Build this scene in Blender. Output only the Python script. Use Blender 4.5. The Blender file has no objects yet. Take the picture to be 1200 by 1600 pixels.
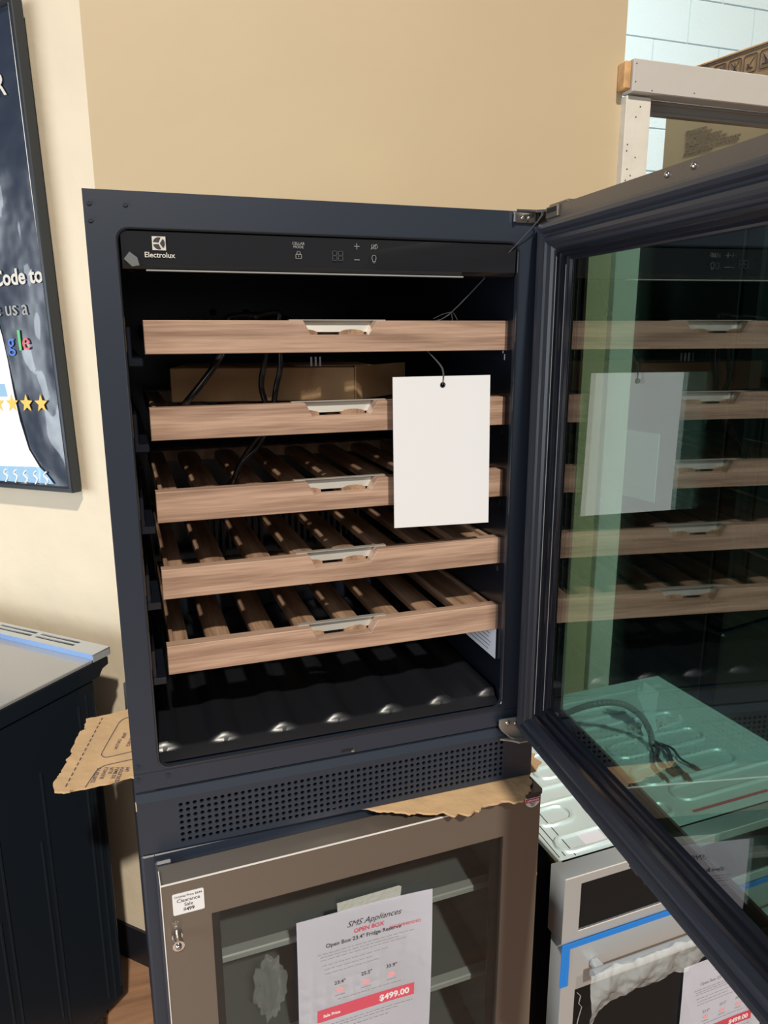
import bpy, bmesh, math, random
from mathutils import Vector, Matrix, noise
random.seed(7)
S = bpy.context.scene
C = S.collection
G = 0.87                      # height of the lower cooler's top above the floor; measurements below are taken from there
PI = math.pi

# ------------------------------------------------------------------ camera
cam = bpy.data.cameras.new('camera'); co = bpy.data.objects.new('camera', cam); C.objects.link(co)
S.camera = co
cam.sensor_fit = 'VERTICAL'; cam.sensor_height = 36.0; cam.sensor_width = 27.0
cam.lens = 36.0*1185.58/1600; cam.clip_start = 0.02
yaw, pit, rol = 0.3303, 0.2358, 0.0022
f = Vector((math.sin(yaw)*math.cos(pit), math.cos(yaw)*math.cos(pit), -math.sin(pit)))
r0 = Vector((math.cos(yaw), -math.sin(yaw), 0)); d0 = f.cross(r0)
rr = math.cos(rol)*r0 + math.sin(rol)*d0; dd = -math.sin(rol)*r0 + math.cos(rol)*d0
m = Matrix((rr, -dd, -f)).transposed().to_4x4(); m.translation = Vector((0.0238, -0.9517, 0.6912+G))
co.matrix_world = m

# ------------------------------------------------------------------ world, sun, windows, exposure
S.view_settings.view_transform = 'Standard'; S.view_settings.look = 'None'
S.view_settings.exposure = 0.0; S.view_settings.gamma = 1.0; S.view_settings.use_curve_mapping = False
w = bpy.data.worlds.new('world'); S.world = w; w.use_nodes = True
bg = w.node_tree.nodes['Background']; bg.inputs[0].default_value = (0.72, 0.73, 0.76, 1); bg.inputs[1].default_value = 0.15
def area(name, loc, target, sx, sy, power, col):
    l = bpy.data.lights.new(name, 'AREA'); l.shape = 'RECTANGLE'; l.size = sx; l.size_y = sy; l.energy = power; l.color = col
    o = bpy.data.objects.new(name, l); C.objects.link(o); o.location = loc
    o.rotation_euler = (Vector(target)-Vector(loc)).to_track_quat('-Z', 'Y').to_euler(); return o
sl = bpy.data.lights.new('sun', 'SUN'); sl.energy = 3.3; sl.angle = math.radians(2.0); sl.color = (1.0, 0.92, 0.80)
so = bpy.data.objects.new('sun', sl); C.objects.link(so)
so.rotation_euler = Vector((0.03, 0.715, -0.699)).to_track_quat('-Z', 'Y').to_euler()
area('window_light_left', (-3.2, -0.5, 1.45), (-0.2, 0.6, 1.3), 3.2, 1.6, 100, (0.86, 0.94, 1.0))
area('window_light_back', (-0.4, -3.6, 3.1), (0.3, 0.5, 1.2), 2.0, 1.2, 16, (1.0, 0.97, 0.93))
area('back_room_light', (1.9, 1.3, 3.2), (2.2, 2.4, 1.9), 1.2, 0.8, 19, (0.90, 0.98, 1.0))

# ------------------------------------------------------------------ materials
MATS = {}
def mat(name, col, rough=0.5, metal=0.0, spec=0.5, coat=0.0, bump=0.0, bscale=60, var=0.0, vscale=3, stretch=(1, 1, 1), tr=0, alpha=1):
    if name in MATS: return MATS[name]
    mm = bpy.data.materials.new(name); mm.use_nodes = True; nt = mm.node_tree; b = nt.nodes['Principled BSDF']
    c = (*col, 1)
    b.inputs['Base Color'].default_value = c; b.inputs['Roughness'].default_value = rough
    b.inputs['Metallic'].default_value = metal; b.inputs['Specular IOR Level'].default_value = spec
    b.inputs['Coat Weight'].default_value = coat; b.inputs['Coat Roughness'].default_value = 0.03
    b.inputs['Transmission Weight'].default_value = tr; b.inputs['Alpha'].default_value = alpha
    tc = nt.nodes.new('ShaderNodeTexCoord'); mp = nt.nodes.new('ShaderNodeMapping'); mp.inputs['Scale'].default_value = stretch
    nt.links.new(tc.outputs['Object'], mp.inputs['Vector'])
    if var:
        n = nt.nodes.new('ShaderNodeTexNoise'); n.inputs['Scale'].default_value = vscale; n.inputs['Detail'].default_value = 4
        nt.links.new(mp.outputs[0], n.inputs['Vector'])
        cr = nt.nodes.new('ShaderNodeValToRGB'); nt.links.new(n.outputs['Fac'], cr.inputs['Fac'])
        cr.color_ramp.elements[0].position = .3; cr.color_ramp.elements[1].position = .7
        cr.color_ramp.elements[0].color = (*[max(0, x*(1-var)) for x in col], 1); cr.color_ramp.elements[1].color = (*[min(1, x*(1+var)) for x in col], 1)
        nt.links.new(cr.outputs[0], b.inputs['Base Color'])
    if bump:
        n = nt.nodes.new('ShaderNodeTexNoise'); n.inputs['Scale'].default_value = bscale; n.inputs['Detail'].default_value = 3
        nt.links.new(mp.outputs[0], n.inputs['Vector'])
        bp = nt.nodes.new('ShaderNodeBump'); bp.inputs['Strength'].default_value = bump; bp.inputs['Distance'].default_value = .01
        nt.links.new(n.outputs['Fac'], bp.inputs['Height']); nt.links.new(bp.outputs[0], b.inputs['Normal'])
    MATS[name] = mm; return mm

def wood(name, dark, light, axis='x'):
    mm = bpy.data.materials.new(name); mm.use_nodes = True; nt = mm.node_tree; b = nt.nodes['Principled BSDF']; L = nt.links.new
    tc = nt.nodes.new('ShaderNodeTexCoord'); oi = nt.nodes.new('ShaderNodeObjectInfo')
    mu = nt.nodes.new('ShaderNodeVectorMath'); mu.operation = 'MULTIPLY_ADD'
    cb = nt.nodes.new('ShaderNodeCombineXYZ')
    for i in range(3): L(oi.outputs['Random'], cb.inputs[i])
    L(cb.outputs[0], mu.inputs[0]); mu.inputs[1].default_value = (3.7, 5.1, 9.3); L(tc.outputs['Object'], mu.inputs[2])
    mp = nt.nodes.new('ShaderNodeMapping'); mp.inputs['Scale'].default_value = (1.6, 9, 9) if axis == 'x' else (9, 1.6, 9)
    L(mu.outputs[0], mp.inputs['Vector'])
    n1 = nt.nodes.new('ShaderNodeTexWave'); n1.wave_type = 'BANDS'; n1.bands_direction = 'Z' if axis == 'x' else 'X'
    n1.inputs['Scale'].default_value = 1.1; n1.inputs['Distortion'].default_value = 9.0; n1.inputs['Detail'].default_value = 3; n1.inputs['Detail Scale'].default_value = .7
    L(mp.outputs[0], n1.inputs['Vector'])
    mp2 = nt.nodes.new('ShaderNodeMapping'); mp2.inputs['Scale'].default_value = (2.5, 60, 60) if axis == 'x' else (60, 2.5, 60)
    L(mu.outputs[0], mp2.inputs['Vector'])
    wv = nt.nodes.new('ShaderNodeTexNoise'); wv.inputs['Scale'].default_value = 5; wv.inputs['Detail'].default_value = 6
    L(mp2.outputs[0], wv.inputs['Vector'])
    m0 = nt.nodes.new('ShaderNodeMath'); m0.operation = 'MULTIPLY'; L(n1.outputs['Fac'], m0.inputs[0]); m0.inputs[1].default_value = .22
    mx = nt.nodes.new('ShaderNodeMath'); mx.operation = 'MULTIPLY_ADD'; L(wv.outputs['Fac'], mx.inputs[0]); mx.inputs[1].default_value = 0.75
    L(m0.outputs[0], mx.inputs[2])
    cr = nt.nodes.new('ShaderNodeValToRGB'); L(mx.outputs[0], cr.inputs['Fac'])
    cr.color_ramp.elements[0].position = .28; cr.color_ramp.elements[0].color = (*dark, 1)
    cr.color_ramp.elements[1].position = .66; cr.color_ramp.elements[1].color = (*light, 1)
    L(cr.outputs[0], b.inputs['Base Color']); b.inputs['Roughness'].default_value = .42
    bp = nt.nodes.new('ShaderNodeBump'); bp.inputs['Strength'].default_value = .15; bp.inputs['Distance'].default_value = .002
    L(wv.outputs['Fac'], bp.inputs['Height']); L(bp.outputs[0], b.inputs['Normal'])
    MATS[name] = mm; return mm

def coated_glass(name, tint, refl_ior, rough=0.0):
    mm = bpy.data.materials.new(name); mm.use_nodes = True; nt = mm.node_tree; nt.nodes.clear(); L = nt.links.new
    o = nt.nodes.new('ShaderNodeOutputMaterial'); mx = nt.nodes.new('ShaderNodeMixShader')
    t = nt.nodes.new('ShaderNodeBsdfTransparent'); t.inputs[0].default_value = (*tint, 1)
    g = nt.nodes.new('ShaderNodeBsdfGlossy'); g.inputs[0].default_value = (.95, .95, 1, 1); g.inputs['Roughness'].default_value = rough
    R0 = refl_ior                                   # share mirrored at straight view; Schlick's curve towards grazing
    lw = nt.nodes.new('ShaderNodeLayerWeight'); lw.inputs[0].default_value = .5
    pw = nt.nodes.new('ShaderNodeMath'); pw.operation = 'POWER'; L(lw.outputs['Facing'], pw.inputs[0]); pw.inputs[1].default_value = 5
    ma = nt.nodes.new('ShaderNodeMath'); ma.operation = 'MULTIPLY_ADD'; L(pw.outputs[0], ma.inputs[0]); ma.inputs[1].default_value = 1-R0; ma.inputs[2].default_value = R0
    L(ma.outputs[0], mx.inputs[0]); L(t.outputs[0], mx.inputs[1]); L(g.outputs[0], mx.inputs[2]); L(mx.outputs[0], o.inputs[0])
    MATS[name] = mm; return mm

M_wallL = mat('wall_paint_lit', (.70, .60, .45), .55, bump=.25, bscale=14, var=.03, vscale=5)  # one paint on both walls; here paler, with the daylight put into the colour
M_wallB = mat('wall_paint_shaded', (.57, .452, .288), .5, bump=.08, bscale=10, var=.03, vscale=2)  # same paint as the left wall, its colour deepened for the shaded face
M_block = mat('painted_block', (.60, .72, .75), .6, bump=.2, bscale=80)
M_mortar = mat('mortar', (.52, .63, .66), .8)
M_white = mat('white_painted_wood', (.72, .68, .60), .55, bump=.2, bscale=30, var=.04, vscale=20)
M_beam = mat('cream_painted_beam', (.55, .52, .48), .5, bump=.1, bscale=30)
M_raw = mat('raw_pine', (.62, .36, .16), .7, var=.3, vscale=30)
M_track = mat('grey_track', (.36, .35, .32), .35, metal=.6)
M_black = mat('black_satin_steel', (.018, .026, .043), .40, spec=.6)
M_blackdk = mat('black_liner', (.008, .010, .016), .22, spec=.5)
M_panel = mat('black_glass_panel', (.016, .017, .020), .12, spec=.5, coat=.3)
M_gasket = mat('gasket_rubber', (.026, .031, .044), .38, spec=.5)
M_bronze = mat('bronze_stainless', (.175, .148, .125), .33, metal=.4, bump=.02, bscale=200)
M_bronzeg = mat('bronze_polished', (.20, .17, .145), .13, metal=.85)
M_chrome = mat('chrome', (.62, .60, .58), .14, metal=1.0)
M_steel = mat('brushed_stainless', (.52, .55, .57), .36, metal=.45, bump=.03, bscale=90, stretch=(1, 1, 20))
M_galv = mat('galvanised_steel', (.62, .75, .77), .42, metal=.15, bump=.05, bscale=12, var=.05, vscale=6)
M_galvd = mat('galvanised_edge', (.66, .80, .81), .42, metal=.3)
M_dark = mat('matte_black', (.006, .006, .008), .7)
M_screen = mat('black_oven_glass', (.010, .010, .011), .5, spec=.15)
M_edge = mat('light_edge', (.74, .73, .70), .35)
M_hinge = mat('hinge_steel', (.34, .335, .32), .3, metal=.5)
M_plate = mat('finger_plate_metal', (.70, .67, .60), .32, metal=.6)
M_cfloor = mat('cavity_floor_black', (.009, .010, .013), .33, spec=.6)
M_print = mat('cream_print', (.62, .60, .55), .6)
M_icon = mat('grey_print', (.34, .35, .34), .6)
M_dim = mat('dim_digit', (.055, .062, .062), .6)
M_paper = mat('white_paper', (.78, .79, .88), .55)
M_card = mat('white_card', (.76, .765, .79), .4, spec=.3)
M_ink = mat('black_ink', (.04, .035, .04), .7)
M_inkg = mat('grey_ink', (.30, .29, .31), .7)
M_red = mat('red_ink', (.55, .055, .09), .6)
M_pink = mat('pink_ink', (.72, .35, .38), .6)
M_kraft = mat('kraft_cardboard', (.56, .37, .20), .8, bump=.35, bscale=25, var=.10, vscale=12)
M_kraftp = mat('pale_kraft', (.52, .43, .26), .75, var=.05, vscale=5)
M_kink = mat('cardboard_ink', (.09, .07, .09), .8)
M_cord = mat('black_cord', (.012, .012, .013), .18, spec=.6)
M_string = mat('grey_string', (.07, .075, .085), .6)
M_film = mat('poster_film', (.016, .026, .050), .26, spec=.8, coat=.8, bump=1.0, bscale=5.5)
M_pwhite = mat('poster_white', (.86, .86, .86), .12, coat=.6, bump=.25, bscale=10)
M_pblue = mat('poster_pale_blue', (.32, .52, .72), .12, coat=.6, bump=.5, bscale=12)
M_blk_al = mat('dark_aluminium', (.030, .036, .044), .3, metal=.3)
M_blue = mat('blue_film', (.005, .20, .68), .22, coat=.5)
M_lblue = mat('blue_reflective_film', (.30, .48, .85), .15, metal=.5)
M_cooktop = mat('grey_cooktop', (.30, .30, .295), .22, spec=.7, coat=.4)
M_range = mat('black_enamel', (.010, .014, .020), .28, spec=.5)
M_yellow = mat('star_yellow', (.85, .50, .08), .4)
M_gred = mat('letter_red', (.75, .10, .10), .4)
M_ggreen = mat('letter_green', (.10, .50, .16), .4)
M_gblue = mat('letter_blue', (.06, .16, .60), .4)
M_plank = mat('brown_wood_floor', (.30, .165, .095), .4, var=.3, vscale=4, stretch=(1, 9, 1))
M_base = mat('black_cove_base', (.010, .011, .016), .45)
M_navy = mat('navy_steel', (.010, .017, .045), .35)
M_fridge = mat('dark_green_black_steel', (.008, .012, .012), .3)
M_tape = mat('masking_tape', (.36, .38, .35), .7, bump=.2, bscale=150)
M_greytrim = mat('grey_shelf_trim', (.42, .44, .43), .4)
M_tan = mat('tan_conduit', (.24, .26, .25), .5)
M_brown = mat('brown_wire_cap', (.16, .05, .03), .5)
M_tealp = mat('pale_teal_paper', (.66, .78, .80), .6)
M_yel = mat('yellow_plastic', (.75, .62, .06), .4)
M_inside = mat('charcoal_liner', (.13, .142, .145), .6)
W_front = wood('walnut_board', (.27, .165, .115), (.50, .335, .245), 'x')
W_slat = wood('walnut_slat', (.20, .115, .070), (.42, .27, .175), 'y')
G_in = coated_glass('inner_coated_glass', (.71, .85, .80), .17)
G_out = coated_glass('outer_tinted_glass', (.66, .77, .75), .06)
G_low = coated_glass('smoked_glass', (.80, .82, .81), .03)
def clear_film(name, al, rough=.15, col=(.9, .95, .95), bump=.6):
    mm = mat(name, col, rough, spec=.8, alpha=al, bump=bump, bscale=35); return mm
M_plastic3 = clear_film('thin_clear_plastic', .13, .08)
M_plastic2 = clear_film('cloudy_plastic', .30, .1)

# ------------------------------------------------------------------ mesh helpers
def nb(): return bmesh.new()
def box(b, x0, x1, y0, y1, z0, z1, bev=0.0, M=None, seg=1):
    t = bmesh.new(); bmesh.ops.create_cube(t, size=1)
    for v in t.verts: v.co = Vector(((x0+x1)/2+v.co.x*(x1-x0), (y0+y1)/2+v.co.y*(y1-y0), (z0+z1)/2+v.co.z*(z1-z0)))
    if bev: bmesh.ops.bevel(t, geom=t.edges[:], offset=bev, segments=seg, affect='EDGES')
    merge(b, t, M); return b
def merge(b, t, M=None):
    if M: bmesh.ops.transform(t, matrix=M, verts=t.verts)
    me = bpy.data.meshes.new('t'); t.to_mesh(me); t.free(); b.from_mesh(me); bpy.data.meshes.remove(me)
def prism(b, pts, a0, a1, axis='y', M=None, bev=0.0):
    """polygon pts in the plane across `axis`, from a0 to a1"""
    t = bmesh.new()
    def P(p, a):
        return Vector((p[0], a, p[1])) if axis == 'y' else (Vector((p[0], p[1], a)) if axis == 'z' else Vector((a, p[0], p[1])))
    v0 = [t.verts.new(P(p, a0)) for p in pts]; v1 = [t.verts.new(P(p, a1)) for p in pts]
    t.faces.new(v0); t.faces.new(v1[::-1]); n = len(pts)
    for i in range(n): t.faces.new((v0[i], v1[i], v1[(i+1) % n], v0[(i+1) % n]))
    bmesh.ops.recalc_face_normals(t, faces=t.faces)
    if bev: bmesh.ops.bevel(t, geom=t.edges[:], offset=bev, segments=1, affect='EDGES')
    merge(b, t, M); return b
def tube(b, pts, r, n=8, closed=False, cap=True):
    pts = [Vector(p) for p in pts]; rings = []; N = len(pts); up = None
    for i, p in enumerate(pts):
        a = pts[i-1] if (i > 0 or closed) else p; c = pts[(i+1) % N] if (i < N-1 or closed) else p
        t = (c-a).normalized()
        if up is None: up = t.orthogonal().normalized()
        up = (up - t*up.dot(t)).normalized(); s = t.cross(up)
        ri = r[i] if isinstance(r, (list, tuple)) else r
        rings.append([b.verts.new(p+ri*(math.cos(2*PI*k/n)*up+math.sin(2*PI*k/n)*s)) for k in range(n)])
    for i in range(N if closed else N-1):
        A, B = rings[i], rings[(i+1) % N]
        for k in range(n): b.faces.new((A[k], A[(k+1) % n], B[(k+1) % n], B[k]))
    if cap and not closed: b.faces.new(rings[0][::-1]); b.faces.new(rings[-1])
    return b
def smooth_path(pts, k=6):
    pts = [Vector(p) for p in pts]; out = []
    for i in range(len(pts)-1):
        p0 = pts[max(i-1, 0)]; p1 = pts[i]; p2 = pts[i+1]; p3 = pts[min(i+2, len(pts)-1)]
        for j in range(k):
            t = j/k; out.append(.5*((2*p1)+(p2-p0)*t+(2*p0-5*p1+4*p2-p3)*t*t+(3*p1-p0-3*p2+p3)*t**3))
    out.append(pts[-1]); return out
def cyl(b, c, axis, r, h, n=16, r2=None):
    axis = Vector(axis).normalized(); t = bmesh.new()
    bmesh.ops.create_cone(t, cap_ends=True, segments=n, radius1=r, radius2=r if r2 is None else r2, depth=h)
    merge(b, t, Matrix.Translation(Vector(c)) @ axis.to_track_quat('Z', 'Y').to_matrix().to_4x4()); return b
def ball(b, c, r, sc=(1, 1, 1), u=12):
    t = bmesh.new(); bmesh.ops.create_uvsphere(t, u_segments=u, v_segments=u//2+2, radius=r)
    merge(b, t, Matrix.Translation(Vector(c)) @ Matrix.Diagonal((*sc, 1))); return b
def rrect(x0, x1, z0, z1, r, k=5):
    out = []
    for cx, cz, a in ((x1-r, z1-r, 0), (x0+r, z1-r, PI/2), (x0+r, z0+r, PI), (x1-r, z0+r, 3*PI/2)):
        for i in range(k+1):
            t = a+i*PI/2/k; out.append((cx+r*math.cos(t), cz+r*math.sin(t)))
    return out
def plate(b, outer, holes, a0, a1, axis='y', M=None):
    """flat plate with holes; polygon fill through a 2D curve"""
    cu = bpy.data.curves.new('p', 'CURVE'); cu.dimensions = '2D'; cu.fill_mode = 'BOTH'; cu.extrude = abs(a1-a0)/2
    for pl in [outer]+holes:
        s = cu.splines.new('POLY'); s.points.add(len(pl)-1); s.use_cyclic_u = True
        for i, p in enumerate(pl): s.points[i].co = (p[0], p[1], 0, 1)
    o = bpy.data.objects.new('p', cu); C.objects.link(o); me = bpy.data.meshes.new_from_object(o)
    t = bmesh.new(); t.from_mesh(me); bpy.data.objects.remove(o); bpy.data.curves.remove(cu); bpy.data.meshes.remove(me)
    mid = (a0+a1)/2
    if axis == 'y': X = Matrix(((1, 0, 0, 0), (0, 0, -1, mid), (0, 1, 0, 0), (0, 0, 0, 1)))
    elif axis == 'x': X = Matrix(((0, 0, 1, mid), (1, 0, 0, 0), (0, 1, 0, 0), (0, 0, 0, 1)))
    else: X = Matrix.Translation((0, 0, mid))
    merge(b, t, (M or Matrix()) @ X); return b
def sweep_frame(b, x0, x1, z0, z1, prof, M=None, ktop=1.0, kfrom=.036):
    """mitred rectangular frame: prof = [(inset, depth)], rectangle in xz, depth in y"""
    t = bmesh.new(); rows = []
    for ins, dep in prof:
        it = ins if ins <= kfrom else kfrom+(ins-kfrom)*ktop
        rows.append([t.verts.new((x, dep, z)) for x, z in ((x0+ins, z0+ins), (x1-ins, z0+ins), (x1-ins, z1-it), (x0+ins, z1-it))])
    for i in range(len(rows)-1):
        for k in range(4): t.faces.new((rows[i][k], rows[i][(k+1) % 4], rows[i+1][(k+1) % 4], rows[i+1][k]))
    bmesh.ops.recalc_face_normals(t, faces=t.faces); merge(b, t, M); return b

def thing(name, label, cat, loc=(0, 0, 0), rz=0, group=None):
    o = bpy.data.objects.new(name, None); C.objects.link(o); o.location = (loc[0], loc[1], loc[2]+G); o.rotation_euler = (0, 0, rz)
    o.empty_display_size = .05; o['label'] = label; o['category'] = cat
    if group: o['group'] = group
    return o
def link(name, b, mt, parent=None, glob=True, smooth=False, label=None, kind=None):
    """glob=True: b was built in the shop's frame (heights from the lower cooler's top); else in the parent's own frame"""
    me = bpy.data.meshes.new(name)
    if parent is not None and glob:
        P = parent; L = Matrix()
        while P is not None: L = P.matrix_basis @ L; P = P.parent
        bmesh.ops.transform(b, matrix=L.inverted() @ Matrix.Translation((0, 0, G)), verts=b.verts)
    elif parent is None and glob: bmesh.ops.transform(b, matrix=Matrix.Translation((0, 0, G)), verts=b.verts)
    b.to_mesh(me); b.free(); me.materials.append(mt)
    if smooth:
        for p in me.polygons: p.use_smooth = True
        me.set_sharp_from_angle(angle=math.radians(38))
    o = bpy.data.objects.new(name, me); C.objects.link(o); o.parent = parent
    if label: o['label'] = label
    if kind: o['kind'] = kind
    return o
def tag(o, label, cat, group=None):
    o['label'] = label; o['category'] = cat
    if group: o['group'] = group
    return o
def text_bm(b, s, size, o, xd, up, align='LEFT', ext=.0001, bold=0, shear=0, sx=1.0):
    cu = bpy.data.curves.new('t', 'FONT'); cu.body = s; cu.size = size; cu.align_x = align; cu.extrude = ext; cu.resolution_u = 3; cu.offset = bold; cu.shear = shear
    ob = bpy.data.objects.new('t', cu); C.objects.link(ob); me = bpy.data.meshes.new_from_object(ob)
    t = bmesh.new(); t.from_mesh(me); bpy.data.objects.remove(ob); bpy.data.curves.remove(cu); bpy.data.meshes.remove(me)
    xd = Vector(xd).normalized(); up = Vector(up).normalized(); n = xd.cross(up)
    X = Matrix((xd*sx, up, n)).transposed().to_4x4(); X.translation = Vector(o); merge(b, t, X); return b
def strokes(b, lines, r, o, xd, up, n=4):
    xd = Vector(xd); up = Vector(up); o = Vector(o)
    for l in lines:
        tube(b, [o+xd*p[0]+up*p[1] for p in l], r, n)
    return b

# ================================================================== THE SETTING
def struct(name, b, mt, parent=None, **k):
    o = link(name, b, mt, parent, **k)
    if parent is None: o['kind'] = 'structure'
    return o
# floor: sub-floor slab with planks where they are seen
b = nb(); box(b, -4, 4.5, -5, 4, -G-.06, -G-.012); fl = struct('floor', b, M_plank)
k = 0
for i in range(9):
    x0 = -.62+i*.125
    for j in range(3):
        y0 = -.3+j*.62+(.31 if i % 2 else 0)
        b = nb(); box(b, x0+.001, x0+.124, y0+.001, y0+.619, -G-.012, -G, .0015)
        o = struct('plank', b, M_plank, fl)
# walls: a convex corner, left face at 45 degrees
s2 = math.sqrt(.5)
cx, cy = .0065, .7265
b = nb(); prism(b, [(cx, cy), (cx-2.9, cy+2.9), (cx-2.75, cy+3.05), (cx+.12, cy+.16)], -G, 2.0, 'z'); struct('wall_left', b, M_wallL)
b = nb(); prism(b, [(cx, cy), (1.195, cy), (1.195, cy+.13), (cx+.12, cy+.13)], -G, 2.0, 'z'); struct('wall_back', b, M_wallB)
b = nb()
prism(b, [(cx-.002*0, cy-.0), (cx-2.5, cy+2.5), (cx-2.5-.007, cy+2.5-.007), (cx, cy-.010)], -G, -G+.10, 'z'); struct('baseboard_left', b, M_base)
b = nb(); box(b, cx, 1.19, cy-.007, cy, -G, -G+.10, .001); struct('baseboard_back', b, M_base)
# block wall of the room behind
b = nb(); box(b, 1.2, 5.2, 2.606, 2.75, -G, 3.2); bw = struct('wall_rear_room', b, M_mortar)
for r in range(18):
    z0 = -.748+r*.203
    for c in range(8):
        x0 = 1.25+c*.405+(.2 if r % 2 else 0)
        if z0 < .5 and r % 3: pass
        b = nb(); box(b, x0+.002, x0+.403, 2.60, 2.62, z0+.002, z0+.201, .003); struct('block', b, M_block, bw)
# door opening beside the tan wall: post, header beam, track
b = nb(); box(b, 1.193, 1.262, .705, .86, -G, 1.222, .002); po = struct('trim_1', b, M_white)
b = nb()
for i in range(9):
    ball(b, (1.2+random.random()*.05, .7045, 1.02+random.random()*.19), .0018, (1, .4, 1), 6)
struct('nail_head', b, M_ink, po)
b = nb(); prism(b, [(1.205+.004*math.sin(i), 1.10+.011*math.cos(i*.7)+.0) for i in range(8)], .7035, .7052, 'y'); b.free()
b = nb(); box(b, 1.196, 2.35, .69, .73, 1.226, 1.296, .002); be = struct('trim_2', b, M_beam)
b = nb(); box(b, 1.178, 1.196, .697, .727, 1.232, 1.292, .003)
struct('raw_end', b, M_raw, be, label='raw unpainted end of the beam')
b = nb()
for x, z in ((1.203, 1.285), (1.203, 1.247), (1.25, 1.232), (1.37, 1.225+.012)): ball(b, (x, .6895, z), .0016, (1, .4, 1), 6)
struct('nail_head', b, M_ink, be)
b = nb(); box(b, 1.25, 2.35, .735, .76, 1.196, 1.235, .002); box(b, 1.25, 2.35, .731, .737, 1.218, 1.226, .001); box(b, 1.25, 2.35, .731, .737, 1.194, 1.201, .001)
struct('trim_3', b, M_track)

# ================================================================== UPPER WINE COOLER
WC = thing('wine_cooler', 'tall open black built-in wine cooler with wooden shelves, stacked on the lower cooler', 'wine cooler', (.3, .29, 0))
W_, H_ = .595, .843
b = nb()
box(b, 0, .028, .003, .58, .005, H_, .002); box(b, .567, W_, .003, .58, .005, H_, .002)
box(b, .026, .569, .003, .58, .815, H_, .001); box(b, .026, .569, .012, .58, .005, .108); box(b, .026, .569, .525, .58, .1, .82)
link('cabinet', b, M_black, WC)
b = nb(); plate(b, [(0, .0935), (W_, .0935), (W_, H_), (0, H_)], [rrect(.034, .540, .125, .802, .013)], 0, .006)
link('front_frame', b, M_black, WC)
# cavity
b = nb(); lp = rrect(.034, .540, .125, .802, .013)
lp2 = rrect(.030, .545, .122, .806, .016)
R = []
for (pl, y) in ((lp, .004), (lp2, .02), (lp2, .515)): R.append([b.verts.new((x, y, z)) for x, z in pl])
for A, B in zip(R, R[1:]):
    for i in range(len(A)): b.faces.new((A[i], A[(i+1) % len(A)], B[(i+1) % len(A)], B[i]))
b.faces.new(R[-1]); bmesh.ops.recalc_face_normals(b, faces=b.faces); bmesh.ops.reverse_faces(b, faces=b.faces)
link('liner', b, M_blackdk, WC, smooth=True)
b = nb(); tube(b, [(x, -.0002, z) for x, z in rrect(.0325, .5415, .1235, .8035, .014)], .0016, 6, closed=True)
link('opening_lip', b, M_panel, WC, smooth=True)
# floor of the cavity with the bumps that cradle bottles
b = nb(); nx, ny = 160, 90; gv = []
for j in range(ny+1):
    y = .006+.5*(j/ny)**1.8; row = []
    for i in range(nx+1):
        x = .034+.506*i/nx; z = .1275+.010*min(1, max(0, (y-.006)/.02))
        for kk in range(-1, 7):
            c = .124+.0815*kk; u = (x-c)/.0235
            if abs(u) < 1: z += .0085*(1-u*u)*min(1, max(0, (y-.022-.002*u*u)/.006))**.6
        row.append(b.verts.new((x, y, z)))
    gv.append(row)
for j in range(ny):
    for i in range(nx): b.faces.new((gv[j][i], gv[j][i+1], gv[j+1][i+1], gv[j+1][i]))
link('cavity_floor', b, M_cfloor, WC, smooth=True)
# air vent with upright slots at the back
b = nb()
for i in range(26):
    x = .15+i*.0125
    if 9 < i < 12: continue
    box(b, x, x+.006, .500, .516, .262+.01*(i % 3), .345, .001)
av = link('air_vent', b, M_inside, WC)
b = nb()
for i in range(6): box(b, .20+.05*i, .235+.05*i, .500, .516, .235, .243, .001)
link('vent_louvre', b, M_inside, WC)
for x, z in ((.195, .723), (.255, .723), (.46, .723)):
    b = nb(); cyl(b, (x, .512, z), (0, 1, 0), .006, .006); link('wall_plug', b, M_dark, WC)
# control panel
cp = nb(); prism(cp, [(.0005, .8005), (.030, .8005), (.030, .758), (.006, .760), (.001, .765)], .0365, .5375, 'x')
panel = link('control_panel', cp, M_panel, WC)
b = nb(); box(b, .062, .462, .001, .006, .7575, .7592, .0005); link('light_bar', b, M_icon, panel, label='thin pale lip below the panel')
XD, UP = (1, 0, 0), (0, 0, 1); yp = -.0003
b = nb(); box(b, .0705, .0855, yp, .0005, .7805, .7955); link('logo_plate', b, M_print, panel, label='small cream square emblem')
b = nb()
cxl, czl, rl = .078, .788, .0066
def sector(a0, a1, r, k=8): return [(cxl, czl)]+[(cxl+r*math.cos(a0+(a1-a0)*i/k), czl+r*math.sin(a0+(a1-a0)*i/k)) for i in range(k+1)]
def petal(a, spread=.85):
    pts = []
    for i in range(9):
        t = a+spread*(i/8-.5)*2; pts.append((cxl+rl*math.cos(t), czl+rl*math.sin(t)))
    pts.append((cxl+.0010*math.cos(a), czl+.0010*math.sin(a))); return pts
for a in (math.radians(120), math.radians(240), 0):
    prism(b, petal(a), yp-.0004, yp-.0001, 'y')
link('emblem', b, M_ink, panel)
b = nb(); text_bm(b, 'Electrolux', .0082, (.078, yp, .7725), XD, UP, 'CENTER', bold=.00012, sx=1.0)
link('lettering', b, M_print, panel)
b = nb()
text_bm(b, 'CELLAR', .0045, (.241, yp, .7915), XD, UP, 'CENTER'); text_bm(b, 'MODE', .0045, (.241, yp, .7875), XD, UP, 'CENTER')
def ring(b, pts, r=.00035, cl=True): tube(b, [(x, yp, z) for x, z in pts], r, 4, closed=cl)
ring(b, rrect(.2375, .2445, .7755, .7805, .0006, 2)); ring(b, [(.239, .7805), (.239, .783), (.241, .7842), (.243, .783), (.243, .7805)], cl=False); ring(b, [(.241, .7772), (.241, .7792)], cl=False)
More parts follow.
